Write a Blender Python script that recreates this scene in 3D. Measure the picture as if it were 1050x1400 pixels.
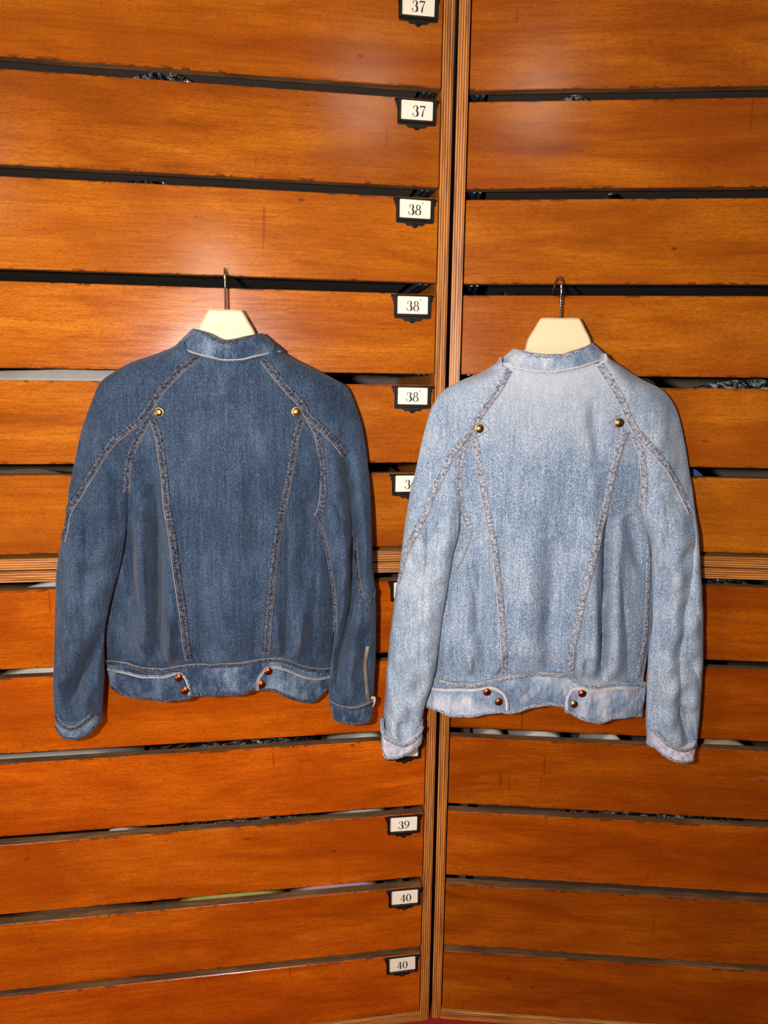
import bpy, math, random
import numpy as np
from mathutils import Matrix, Vector
scene = bpy.context.scene
for o in list(bpy.data.objects): bpy.data.objects.remove(o)
COL = scene.collection

# ------------------------------------------------------------------ camera
EYE = 1.294
PITCH, ROLL = math.radians(10.05), math.radians(0.68)
cp, sp, cr, sr = math.cos(PITCH), math.sin(PITCH), math.cos(ROLL), math.sin(ROLL)
fwd = Vector((0, cp, -sp)); up0 = Vector((0, sp, cp)); ri0 = Vector((1, 0, 0))
right = cr*ri0 + sr*up0; up = -sr*ri0 + cr*up0
cam_d = bpy.data.cameras.new('camera'); cam = bpy.data.objects.new('camera', cam_d); COL.objects.link(cam)
cam_d.sensor_fit = 'VERTICAL'; cam_d.sensor_height = 36.0; cam_d.lens = 974.3/1400*36
cam.matrix_world = Matrix(((right.x, up.x, -fwd.x, 0), (right.y, up.y, -fwd.y, 0), (right.z, up.z, -fwd.z, EYE), (0, 0, 0, 1)))
scene.camera = cam

# ------------------------------------------------------------------ world, lamps, exposure
w = bpy.data.worlds.new('world'); scene.world = w; w.use_nodes = True
w.node_tree.nodes['Background'].inputs[0].default_value = (1.0, 0.90, 0.80, 1)
w.node_tree.nodes['Background'].inputs[1].default_value = 0.11
def lamp(name, loc, target, power, size, color):
    d = bpy.data.lights.new(name, 'AREA'); d.shape = 'DISK'; d.size = size; d.energy = power; d.color = color
    o = bpy.data.objects.new(name, d); COL.objects.link(o); o.location = loc
    o.rotation_euler = (Vector(target)-Vector(loc)).to_track_quat('-Z', 'Y').to_euler(); return o
lamp('phone_flash', (-0.20, -0.02, EYE+0.03), (-0.03, 1.25, 0.98), 19.5, 0.05, (1.0, 0.95, 0.88))
lamp('ceiling_lamp', (-0.20, 0.02, EYE+0.34), (0.0, 1.25, 1.15), 1.5, 0.12, (1.0, 0.90, 0.80))
lamp('ceiling_lamp', (-1.02, 0.00, EYE+0.62), (-0.2, 1.25, 1.2), 4.5, 0.20, (1.0, 0.92, 0.82))
lamp('ceiling_lamp', (0.30, 0.00, EYE+0.92), (0.2, 1.25, 1.2), 1.2, 0.16, (1.0, 0.86, 0.66))
lamp('added_fill', (-1.95, -0.35, 0.62), (-0.30, 1.2, 0.40), 22.0, 0.7, (1.0, 0.92, 0.82))  # added soft fill out of view, brightens the lower left drawers
vs = scene.view_settings
vs.view_transform = 'Standard'; vs.look = 'None'; vs.gamma = 1.0; vs.exposure = 0.0; vs.use_curve_mapping = False

# ------------------------------------------------------------------ helpers
def link(o, parent=None):
    COL.objects.link(o)
    if parent is not None: o.parent = parent
    return o
def mesh_obj(name, verts, faces, mat, parent=None, smooth=False, uvs=None):
    me = bpy.data.meshes.new(name)
    me.from_pydata(verts if isinstance(verts, list) else verts.tolist(), [], faces if isinstance(faces, list) else faces.tolist())
    if uvs is not None:
        ul = me.uv_layers.new(name='UVMap'); li = np.empty(len(me.loops), dtype=np.int32); me.loops.foreach_get('vertex_index', li)
        ul.data.foreach_set('uv', np.asarray(uvs, dtype=np.float32)[li].ravel())
    if smooth: me.polygons.foreach_set('use_smooth', [True]*len(me.polygons))
    if mat: me.materials.append(mat)
    me.update()
    return link(bpy.data.objects.new(name, me), parent)
def tag(o, label=None, cat=None, group=None, kind=None):
    if label: o['label'] = label
    if cat: o['category'] = cat
    if group: o['group'] = group
    if kind: o['kind'] = kind
    return o
def empty(name, loc, rz=0.0):
    o = bpy.data.objects.new(name, None); link(o); o.location = loc; o.rotation_euler = (0, 0, rz); o.empty_display_size = 0.05
    return o
def box_vf(x0, x1, y0, y1, z0, z1, b=0.0):
    """box, with chamfered edges when b > 0"""
    if b <= 0:
        v = [(x, y, z) for x in (x0, x1) for y in (y0, y1) for z in (z0, z1)]
        return v, [(0,1,3,2), (4,6,7,5), (0,4,5,1), (2,3,7,6), (0,2,6,4), (1,5,7,3)]
    v = []; idx = {}
    for i, x in enumerate((x0, x1)):
        for j, y in enumerate((y0, y1)):
            for k, z in enumerate((z0, z1)):
                sx, sy, sz = (b if i == 0 else -b), (b if j == 0 else -b), (b if k == 0 else -b)
                for a, p in (('x', (x, y+sy, z+sz)), ('y', (x+sx, y, z+sz)), ('z', (x+sx, y+sy, z))):
                    idx[(i, j, k, a)] = len(v); v.append(p)
    g = lambda i, j, k, a: idx[(i, j, k, a)]
    f = []
    for i in (0, 1): f.append((g(i,0,0,'x'), g(i,1,0,'x'), g(i,1,1,'x'), g(i,0,1,'x')))
    for j in (0, 1): f.append((g(0,j,0,'y'), g(1,j,0,'y'), g(1,j,1,'y'), g(0,j,1,'y')))
    for k in (0, 1): f.append((g(0,0,k,'z'), g(1,0,k,'z'), g(1,1,k,'z'), g(0,1,k,'z')))
    for j in (0, 1):
        for k in (0, 1): f.append((g(0,j,k,'y'), g(1,j,k,'y'), g(1,j,k,'z'), g(0,j,k,'z')))
    for i in (0, 1):
        for k in (0, 1): f.append((g(i,0,k,'x'), g(i,1,k,'x'), g(i,1,k,'z'), g(i,0,k,'z')))
    for i in (0, 1):
        for j in (0, 1): f.append((g(i,j,0,'x'), g(i,j,1,'x'), g(i,j,1,'y'), g(i,j,0,'y')))
    for i in (0, 1):
        for j in (0, 1):
            for k in (0, 1): f.append((g(i,j,k,'x'), g(i,j,k,'y'), g(i,j,k,'z')))
    return v, f
def fix_normals(o):
    import bmesh
    bm = bmesh.new(); bm.from_mesh(o.data); bmesh.ops.recalc_face_normals(bm, faces=bm.faces); bm.to_mesh(o.data); bm.free(); return o
def join_vf(parts):
    V, F = [], []
    for v, f in parts:
        n = len(V); V += list(v); F += [tuple(i+n for i in q) for q in f]
    return V, F
def box(name, dims, mat, parent=None, b=0.0, origin=None):
    x0, x1, y0, y1, z0, z1 = dims
    ox, oy, oz = origin if origin else ((x0+x1)/2, (y0+y1)/2, (z0+z1)/2)
    v, f = box_vf(x0-ox, x1-ox, y0-oy, y1-oy, z0-oz, z1-oz, b)
    o = fix_normals(mesh_obj(name, v, f, mat, parent)); o.location = (ox, oy, oz); return o
def catmull(pts, n=12):
    P = np.asarray(pts, float)
    if len(P) < 3: t = np.linspace(0, 1, n*2)[:, None]; return P[0]*(1-t)+P[-1]*t
    Q = np.vstack([2*P[0]-P[1], P, 2*P[-1]-P[-2]]); out = []
    for i in range(1, len(Q)-2):
        a, b, c, d = Q[i-1], Q[i], Q[i+1], Q[i+2]
        t = np.linspace(0, 1, n, endpoint=False)[:, None]
        out.append(0.5*((2*b)+(-a+c)*t+(2*a-5*b+4*c-d)*t*t+(-a+3*b-3*c+d)*t**3))
    out.append(P[-1:]); return np.vstack(out)
def resample(pts, n):
    P = np.asarray(pts, float); d = np.r_[0, np.cumsum(np.hypot(*(P[1:]-P[:-1]).T[:2]))]
    t = np.linspace(0, d[-1], n); return np.stack([np.interp(t, d, P[:, k]) for k in range(P.shape[1])], 1)
def sstep(a, b, x): t = np.clip((x-a)/(b-a), 0, 1); return t*t*(3-2*t)
def tube_vf(path, rad, seg=10):
    P = [Vector(p) for p in path]; V, F = [], []; n = len(P)
    t0 = (P[1]-P[0]).normalized(); nrm = t0.orthogonal().normalized()
    for i, p in enumerate(P):
        t = (P[min(i+1, n-1)]-P[max(i-1, 0)]).normalized(); nrm = (nrm-t*nrm.dot(t)).normalized(); bn = t.cross(nrm)
        r = rad[i] if hasattr(rad, '__len__') else rad
        for k in range(seg):
            a = 2*math.pi*k/seg; V.append(tuple(p+(nrm*math.cos(a)+bn*math.sin(a))*r))
    for i in range(n-1):
        for k in range(seg):
            F.append((i*seg+k, i*seg+(k+1) % seg, (i+1)*seg+(k+1) % seg, (i+1)*seg+k))
    F.append(tuple(range(seg))[::-1]); F.append(tuple((n-1)*seg+k for k in range(seg)))
    return V, F
def extrude_vf(outline, y0, y1, bev=0.0):
    """closed x,z outline extruded along y from the front (y0) to the back (y1), bevelled front"""
    P = np.asarray(outline, float); n = len(P)
    area = 0.5*np.sum(P[:, 0]*np.roll(P[:, 1], -1)-np.roll(P[:, 0], -1)*P[:, 1])
    if area < 0: P = P[::-1]
    t = np.roll(P, -1, 0)-np.roll(P, 1, 0); t /= np.maximum(np.hypot(t[:, 0], t[:, 1])[:, None], 1e-9)
    nin = np.stack([-t[:, 1], t[:, 0]], 1); I = P+nin*bev
    V = [(p[0], y0, p[1]) for p in I]+[(p[0], y0+bev, p[1]) for p in P]+[(p[0], y1, p[1]) for p in P]
    F = [tuple(range(n)), tuple(range(2*n, 3*n))[::-1]]
    for i in range(n):
        j = (i+1) % n; F += [(i, n+i, n+j, j), (n+i, 2*n+i, 2*n+j, n+j)]
    return V, F

# ------------------------------------------------------------------ materials
class NT:
    def __init__(s, name):
        s.m = bpy.data.materials.new(name); s.m.use_nodes = True; s.t = s.m.node_tree; s.b = s.t.nodes['Principled BSDF']
    def n(s, kind, **kw):
        x = s.t.nodes.new(kind)
        for k, v in kw.items():
            if hasattr(x, k): setattr(x, k, v)
        return x
    def set(s, node, key, v):
        if isinstance(v, bpy.types.NodeSocket): s.t.links.new(v, node.inputs[key])
        else: node.inputs[key].default_value = v
    def coord(s, out='Object'): return s.n('ShaderNodeTexCoord').outputs[out]
    def mapping(s, vec, scale=(1,1,1), loc=(0,0,0), rot=(0,0,0)):
        m = s.n('ShaderNodeMapping'); s.set(m, 'Vector', vec); s.set(m, 'Scale', scale); s.set(m, 'Location', loc); s.set(m, 'Rotation', rot); return m.outputs[0]
    def noise(s, vec, scale=1, detail=2, rough=0.5, dist=0.0):
        m = s.n('ShaderNodeTexNoise'); s.set(m, 'Vector', vec); s.set(m, 'Scale', scale); s.set(m, 'Detail', detail); s.set(m, 'Roughness', rough); s.set(m, 'Distortion', dist); return m.outputs['Fac']
    def ramp(s, fac, stops, interp='LINEAR'):
        m = s.n('ShaderNodeValToRGB'); s.set(m, 'Fac', fac); cr_ = m.color_ramp; cr_.interpolation = interp
        while len(cr_.elements) < len(stops): cr_.elements.new(0.5)
        for e, (p, c) in zip(cr_.elements, stops):
            e.position = p; e.color = (c, c, c, 1) if not hasattr(c, '__len__') else (*c, 1)
        return m.outputs['Color']
    def mix(s, fac, a, b, mode='MIX'):
        m = s.n('ShaderNodeMix', data_type='RGBA', blend_type=mode); m.clamp_result = False
        for k, v in ((0, fac), (6, a), (7, b)):
            if isinstance(v, bpy.types.NodeSocket): s.t.links.new(v, m.inputs[k])
            else: m.inputs[k].default_value = v if k == 0 else ((*v, 1) if len(v) == 3 else v)
        return m.outputs[2]
    def math(s, op, a, b=0.0, c=0.0, clamp=False):
        m = s.n('ShaderNodeMath', operation=op); m.use_clamp = clamp
        for k, v in enumerate((a, b, c)):
            if isinstance(v, bpy.types.NodeSocket): s.t.links.new(v, m.inputs[k])
            else: m.inputs[k].default_value = v
        return m.outputs[0]
    def sep(s, vec): m = s.n('ShaderNodeSeparateXYZ'); s.set(m, 0, vec); return m.outputs
    def bump(s, h, strength=0.3, dist=0.001):
        m = s.n('ShaderNodeBump'); s.set(m, 'Height', h); s.set(m, 'Strength', strength); s.set(m, 'Distance', dist); s.t.links.new(m.outputs[0], s.b.inputs['Normal'])
    def out(s, color=None, rough=0.5, metal=0.0, **kw):
        if color is not None: s.set(s.b, 'Base Color', color if isinstance(color, bpy.types.NodeSocket) else (*color, 1))
        s.set(s.b, 'Roughness', rough); s.set(s.b, 'Metallic', metal)
        for k, v in kw.items(): s.set(s.b, k.replace('_', ' '), v)
        return s.m
def rgb(r, g, b):
    f = lambda c: c/255/12.92 if c <= 10 else ((c/255+0.055)/1.055)**2.4
    return (f(r), f(g), f(b))
def rand_coord(q, amount=7.0):
    inf = q.n('ShaderNodeObjectInfo'); v = q.n('ShaderNodeVectorMath', operation='MULTIPLY_ADD')
    cmb = q.n('ShaderNodeCombineXYZ')
    for k, s in enumerate((1.0, 0.37, 0.71)): q.t.links.new(q.math('MULTIPLY', inf.outputs['Random'], s*amount), cmb.inputs[k])
    q.t.links.new(q.coord(), v.inputs[0]); v.inputs[1].default_value = (1, 1, 1); q.t.links.new(cmb.outputs[0], v.inputs[2])
    return v.outputs[0], inf
def wood_mat():
    q = NT('varnished_wood'); c, inf = rand_coord(q)
    fig = q.noise(q.mapping(c, (1.3, 1.0, 9.0)), 1.6, 4, 0.55, 1.2)
    blot = q.noise(q.mapping(c, (2.0, 1.0, 3.5)), 2.2, 3, 0.6, 0.4)
    fib = q.noise(q.mapping(c, (14.0, 40.0, 260.0)), 1.0, 3, 0.65)
    fib2 = q.noise(q.mapping(c, (150.0, 200.0, 820.0)), 1.0, 2, 0.6)
    col = q.ramp(fig, [(0.28, (0.25, 0.046, 0.002)), (0.44, (0.40, 0.090, 0.003)), (0.57, (0.50, 0.124, 0.005)), (0.72, (0.58, 0.165, 0.010))])
    col = q.mix(q.ramp(blot, [(0.38, 0.0), (0.66, 0.70)]), col, (0.30, 0.052, 0.002))
    col = q.mix(q.ramp(fib, [(0.36, 0.38), (0.54, 0.0)]), col, (0.22, 0.045, 0.003))
    col = q.mix(q.ramp(fib2, [(0.38, 0.42), (0.52, 0.0)]), col, (0.16, 0.030, 0.002))
    vor = q.n('ShaderNodeTexVoronoi'); q.set(vor, 'Vector', q.mapping(c, (9, 9, 16))); q.set(vor, 'Scale', 1.0); q.set(vor, 'Randomness', 1.0)
    col = q.mix(q.ramp(vor.outputs['Distance'], [(0.025, 0.75), (0.06, 0.0)]), col, (0.10, 0.020, 0.003))
    scr = q.noise(q.mapping(c, (14.0, 30.0, 70.0), rot=(0, 0.12, 0)), 1.0, 2, 0.5)
    col = q.mix(q.ramp(scr, [(0.72, 0.0), (0.78, 0.14)]), col, (0.62, 0.30, 0.11))
    gz = q.sep(q.coord('Generated'))[2]
    near = q.ramp(q.math('ABSOLUTE', q.math('SUBTRACT', gz, 0.5)), [(0.462, 0.0), (0.492, 1.0)])
    chip = q.ramp(q.noise(q.mapping(c, (30.0, 10.0, 60.0)), 1.0, 3, 0.6, 0.8), [(0.52, 0.0), (0.60, 0.85)])
    col = q.mix(q.math('MULTIPLY', near, chip), col, (0.09, 0.020, 0.004))
    drip = q.noise(q.mapping(c, (70.0, 10.0, 7.0)), 1.0, 1, 0.5)
    col = q.mix(q.ramp(drip, [(0.765, 0.0), (0.785, 0.6)]), col, (0.20, 0.035, 0.003))
    col = q.mix(1.0, col, inf.outputs['Color'], 'MULTIPLY')
    r = q.math('MULTIPLY_ADD', fib, 0.16, 0.13)
    q.bump(q.math('ADD', q.math('MULTIPLY', fib2, 0.5), fib), 0.16, 0.0006)
    return q.out(col, r, Specular_IOR_Level=0.30)
def raw_wood_mat(name='bare_wood_edge'):
    q = NT(name); c, inf = rand_coord(q)
    fib = q.noise(q.mapping(c, (12, 160, 300)), 1.0, 3, 0.6); d = q.noise(q.mapping(c, (9, 9, 9)), 1.0, 3, 0.6)
    col = q.ramp(fib, [(0.3, rgb(98, 64, 38)), (0.6, rgb(146, 102, 60)), (0.75, rgb(168, 122, 76))])
    col = q.mix(q.ramp(d, [(0.4, 0.6), (0.62, 0.0)]), col, rgb(70, 50, 36))
    return q.out(col, 0.65)
def ply_mat(name, axis):
    """layered plywood edge: stripes across the panel's thickness (object x or z)"""
    q = NT(name); c, inf = rand_coord(q, 3.0); o = q.sep(q.coord())
    along = (60, 60, 2.2) if axis == 0 else (2.2, 60, 60)
    wob = q.noise(q.mapping(c, along), 1.0, 2, 0.5)
    ph = q.math('MULTIPLY_ADD', wob, 1.3, q.math('MULTIPLY', o[axis], 2*math.pi/0.0042))
    st = q.math('MULTIPLY_ADD', q.math('SINE', ph), 0.5, 0.5)
    sc = (420, 420, 9) if axis == 0 else (9, 420, 420)
    fine = q.noise(q.mapping(c, sc), 1.0, 3, 0.65)
    col = q.ramp(st, [(0.12, rgb(126, 62, 18)), (0.40, rgb(190, 112, 42)), (0.85, rgb(210, 140, 66))])
    col = q.mix(q.ramp(fine, [(0.36, 0.75), (0.52, 0.0)]), col, rgb(64, 30, 12))
    q.bump(q.math('ADD', st, fine), 0.25, 0.001)
    col = q.mix(1.0, col, inf.outputs['Color'], 'MULTIPLY')
    return q.out(col, 0.45)
def plain(name, color, rough=0.5, metal=0.0, var=0.25, scale=30, bump=0.0, **kw):
    q = NT(name); c, inf = rand_coord(q)
    n = q.noise(c, scale, 3, 0.6); col = q.mix(q.ramp(n, [(0.3, var), (0.7, 0.0)]), color, tuple(x*0.55 for x in color))
    if bump: q.bump(q.noise(c, scale*3, 3, 0.6), bump, 0.001)
    return q.out(col, rough, metal, **kw)
def plastic_mat(name, color, light=0.5):
    q = NT(name); c, inf = rand_coord(q)
    v = q.n('ShaderNodeTexVoronoi', feature='DISTANCE_TO_EDGE'); q.set(v, 'Vector', q.mapping(c, (26, 34, 40))); q.set(v, 'Scale', 1.0)
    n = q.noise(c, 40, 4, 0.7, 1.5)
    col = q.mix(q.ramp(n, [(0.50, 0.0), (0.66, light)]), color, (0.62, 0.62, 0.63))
    q.bump(q.math('ADD', n, q.math('MULTIPLY', v.outputs['Distance'], 2.0)), 0.9, 0.012)
    return q.out(col, 0.16, Specular_IOR_Level=0.9)
def denim_mat(name, dark, mid, pale, wear, white, top_fade=0.0, speck=0.8, blot=0.5):
    q = NT(name); c = q.coord(); o = q.sep(c)
    warp = q.noise(q.mapping(c, (760, 760, 420)), 1.0, 2, 0.7)
    tw = q.noise(q.mapping(c, (1100, 1100, 330), rot=(0, 0.6, 0)), 1.0, 1, 0.5)
    slub = q.noise(q.mapping(c, (240, 240, 14)), 1.0, 2, 0.6)
    big = q.noise(c, 7.0, 4, 0.6, 0.6); med = q.noise(q.mapping(c, (34, 34, 20)), 1.0, 3, 0.6)
    f = q.math('ADD', q.math('MULTIPLY', warp, speck), q.math('MULTIPLY', tw, speck*0.6))
    f = q.math('ADD', f, q.math('MULTIPLY', slub, 0.30)); f = q.math('ADD', f, q.math('MULTIPLY', big, blot)); f = q.math('ADD', f, q.math('MULTIPLY', med, blot*0.5))
    tot = speck*1.6+0.30+blot*1.5
    f = q.math('MULTIPLY', f, 1.0/tot)
    col = q.ramp(f, [(0.40, dark), (0.50, mid), (0.60, pale)])
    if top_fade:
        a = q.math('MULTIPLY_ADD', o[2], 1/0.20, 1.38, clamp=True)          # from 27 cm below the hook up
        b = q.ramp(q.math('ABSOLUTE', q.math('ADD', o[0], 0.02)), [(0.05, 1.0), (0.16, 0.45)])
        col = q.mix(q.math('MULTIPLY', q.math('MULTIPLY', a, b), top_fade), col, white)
    if wear:
        col = q.mix(q.ramp(q.math('ADD', q.math('MULTIPLY', med, 0.6), q.math('MULTIPLY', big, 0.4)), [(0.46, 0.0), (0.66, wear)]), col, white)
    q.bump(q.math('ADD', warp, tw), 0.35, 0.0008)
    return q.out(col, 0.85, Specular_IOR_Level=0.2, Sheen_Weight=0.08, Sheen_Roughness=0.5)
def seam_mat(name, dark, mid, pale, thread, edge, ew=0.90):
    """felled seam: puckered blotches along its length, two rows of stitches, one worn edge"""
    q = NT(name); uv = q.coord('UV'); o = q.sep(uv)
    n1 = q.noise(q.mapping(uv, (300, 2.0, 1)), 1.0, 3, 0.7, 0.5); n2 = q.noise(q.mapping(uv, (900, 14, 1)), 1.0, 2, 0.6)
    col = q.ramp(q.math('MULTIPLY_ADD', n2, 0.35, q.math('MULTIPLY', n1, 0.65)), [(0.41, dark), (0.50, mid), (0.59, pale)])
    d = q.math('SINE', q.math('MULTIPLY', o[0], 2*math.pi/0.0032))
    for pos in (0.24, 0.76):
        k = q.math('LESS_THAN', q.math('ABSOLUTE', q.math('SUBTRACT', o[1], pos)), 0.055)
        k = q.math('MULTIPLY', k, q.math('GREATER_THAN', d, -0.45))
        col = q.mix(q.math('MULTIPLY', k, 0.45), col, thread)
    e = q.math('GREATER_THAN', o[1], ew)
    col = q.mix(q.math('MULTIPLY', e, q.ramp(n1, [(0.3, 0.55), (0.5, 1.0)])), col, edge)
    gl = q.math('LESS_THAN', q.math('ABSOLUTE', q.math('SUBTRACT', o[1], ew-0.04)), 0.04)  # dark thread line that also paints the seam's shadow into the colour
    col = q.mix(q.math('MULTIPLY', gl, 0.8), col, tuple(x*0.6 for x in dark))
    q.bump(n1, 0.8, 0.0025)
    return q.out(col, 0.85, Specular_IOR_Level=0.2)
M = {}
M['wood'] = wood_mat(); M['raw'] = raw_wood_mat()
M['ply_x'] = ply_mat('plywood_edge_upright', 0); M['ply_z'] = ply_mat('plywood_edge_flat', 2)
M['inside'] = plain('dark_cabinet_inside', rgb(98, 84, 76), 0.7)
M['runner'] = plain('runner_metal', rgb(96, 104, 108), 0.45, 0.7)
M['iron'] = plain('black_label_holder', rgb(27, 21, 20), 0.38, 0.3, 0.3, 200, 0.1)
M['card'] = plain('cream_card', rgb(243, 232, 212), 0.7, 0, 0.04)
M['ink'] = plain('black_ink', rgb(30, 26, 26), 0.7, 0, 0.0)
M['hanger'] = plain('cream_hanger', rgb(226, 204, 164), 0.5, 0, 0.05, 15)
M['chrome'] = plain('chrome_hook', rgb(200, 196, 190), 0.10, 1.0, 0.0)
M['brass'] = plain('brass_snap', rgb(156, 126, 82), 0.34, 1.0, 0.4, 260)
M['copper'] = plain('copper_snap', rgb(158, 84, 42), 0.32, 1.0, 0.5, 260)
M['red'] = plain('red_carpet', rgb(150, 22, 14), 0.95, 0, 0.3, 160, 0.6)
M['wall'] = plain('plain_wall', rgb(150, 140, 128), 0.9)

# ------------------------------------------------------------------ the setting
floor = box('floor', (-4, 4, -3, 2.2, -0.05, 0.0), M['red']); tag(floor, 'red carpet floor under the cabinets', None, None, 'structure')
wall = box('wall_back', (-4, 4, 2.2, 2.3, -0.05, 2.7), M['wall']); tag(wall, 'plain wall behind the drawer cabinets', None, None, 'structure')

# ------------------------------------------------------------------ drawer cabinets
CORNER = (0.132, 1.274, 0.0)
YAW_L, YAW_R = math.radians(8.52), -math.radians(4.1)
ZT = [0.769, 0.616, 0.462, 0.310, 0.155, 0.002, -0.152, -0.348, -0.504, -0.663, -0.820, -0.980, -1.132]
ZB = [0.632, 0.479, 0.327, 0.174, 0.021, -0.134, -0.286, -0.488, -0.644, -0.803, -0.959, -1.118, -1.269]
ZT = [z+EYE for z in ZT]; ZB = [z+EYE for z in ZB]
DEPTH, FT = 0.42, 0.020

def digit_strokes(ch):
    el = lambda cx, cy, rx, ry, a0, a1, n=22: [(cx+rx*math.cos(math.radians(a0+(a1-a0)*i/n)), cy+ry*math.sin(math.radians(a0+(a1-a0)*i/n))) for i in range(n+1)]
    side = lambda pts, cx, thin, thick, rx: [thin+(thick-thin)*min(1, abs(p[0]-cx)/rx)**1.5 for p in pts]
    S = []
    if ch == '0':
        p = el(.3, .5, .24, .48, 0, 360, 36); S.append((p, side(p, .3, .03, .13, .24)))
    elif ch == '3':
        p = el(.28, .76, .20, .22, 165, -80); S.append((p, [.03+(.10 if q[0] > .36 else 0)*min(1, (q[0]-.36)/.1) for q in p]))
        p = el(.26, .27, .27, .27, 85, -165); S.append((p, [.03+(.12 if q[0] > .36 else 0)*min(1, (q[0]-.36)/.1) for q in p]))
        for c in ((.11, .78), (.05, .22)): S.append(([(c[0]-.05, c[1]), (c[0]+.05, c[1])], [.10, .10]))
    elif ch == '8':
        p = el(.3, .76, .18, .22, 0, 360, 30); S.append((p, side(p, .3, .03, .10, .18)))
        p = el(.3, .27, .25, .26, 0, 360, 30); S.append((p, side(p, .3, .03, .12, .25)))
    elif ch in '69':
        p = el(.3, .30, .24, .29, 0, 360, 30); q = el(.52, .35, .46, .62, 182, 98, 16)
        a, b = side(p, .3, .03, .11, .24), [.12-.09*i/16 for i in range(17)]
        dot = [(.45, .88), (.55, .88)]
        if ch == '9': p, q, dot = ([(.6-x, 1-y) for x, y in s] for s in (p, q, dot))
        S += [(p, a), (q, b), (dot, [.10, .10])]
    elif ch == '7':
        S += [([(.05, .94), (.58, .94)], [.10, .10]), ([(.58, .97), (.42, .66), (.32, .36), (.27, .0)], [.03, .05, .09, .13]), ([(.07, .98), (.05, .76)], [.04, .03])]
    elif ch == '4':
        S += [([(.42, .98), (.42, .02)], [.12, .12]), ([(.42, .98), (.02, .30)], [.03, .03]), ([(.02, .28), (.62, .28)], [.04, .04]), ([(.28, .02), (.58, .02)], [.04, .04])]
    elif ch == "'":
        S += [([(.02, 1.06), (.06, 1.2)], [.05, .09])]
    return S
def number_vf(text, h):
    parts = []; x = 0.0
    for ch in text:
        for pts, wd in digit_strokes(ch):
            P = np.array(pts)*h; W = (np.array(wd)*1.15+0.02)*h/2; t = np.gradient(P, axis=0); t /= np.maximum(np.hypot(*t.T)[:, None], 1e-9)
            nn = np.stack([-t[:, 1], t[:, 0]], 1); A, B = P+nn*W[:, None], P-nn*W[:, None]; n = len(P)
            parts.append(([(a[0]+x, 0, a[1]) for a in A]+[(b[0]+x, 0, b[1]) for b in B], [(i, n+i, n+i+1, i+1) for i in range(n-1)]))
        if ch != "'": x += 0.70*h
        if ch == '3': pass
    V, F = join_vf(parts); V = [(v[0]-x/2, v[1], v[2]-h/2) for v in V]; return V, F
def holder_vf():
    """cast label holder: plate with flared ears and a scalloped foot, raised rails round three sides; top centre at the origin"""
    half = [(0, -.0480), (.0030, -.0472), (.0050, -.0448), (.0090, -.0436), (.0120, -.0446), (.0150, -.0430), (.0180, -.0402), (.0300, -.0398), (.0318, -.0385), (.0322, -.0350),
            (.0322, -.0180), (.0330, -.0130), (.0352, -.0100), (.0350, -.0062), (.0376, -.0040), (.0372, -.0004), (.0330, .0)]
    out = half+[(-x, z) for x, z in reversed(half[1:])]
    parts = [extrude_vf(out, -0.0016, 0.0, 0.0006)]
    for x0, x1, z0, z1 in ((-.0318, -.0268, -.0372, -.0005), (.0268, .0318, -.0372, -.0005), (-.0268, .0268, -.0372, -.0326)):
        parts.append(box_vf(x0, x1, -0.0052, -0.0010, z0, z1, 0.0012))
    for x in (-.0345, .0345):
        parts.append(box_vf(x-.0016, x+.0016, -0.0034, -0.0010, -.0040, -.0008, 0.0008))
    parts.append(box_vf(-.0035, .0035, -0.0034, -0.0010, -.0455, -.0405, 0.0012))
    return join_vf(parts)
HV, HF = holder_vf()
HOLDER = bpy.data.meshes.new('label_holder'); HOLDER.from_pydata(HV, [], HF); HOLDER.materials.append(M['iron'])
CV, CF = extrude_vf([(-.0262+.0012, -.0034), (.0262-.0012, -.0034), (.0262, -.0046), (.0262, -.0320), (-.0262, -.0320), (-.0262, -.0046)], -0.0026, -0.0014, 0.0002)
CARD = bpy.data.meshes.new('label_card'); CARD.from_pydata(CV, [], CF); CARD.materials.append(M['card'])

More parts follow.
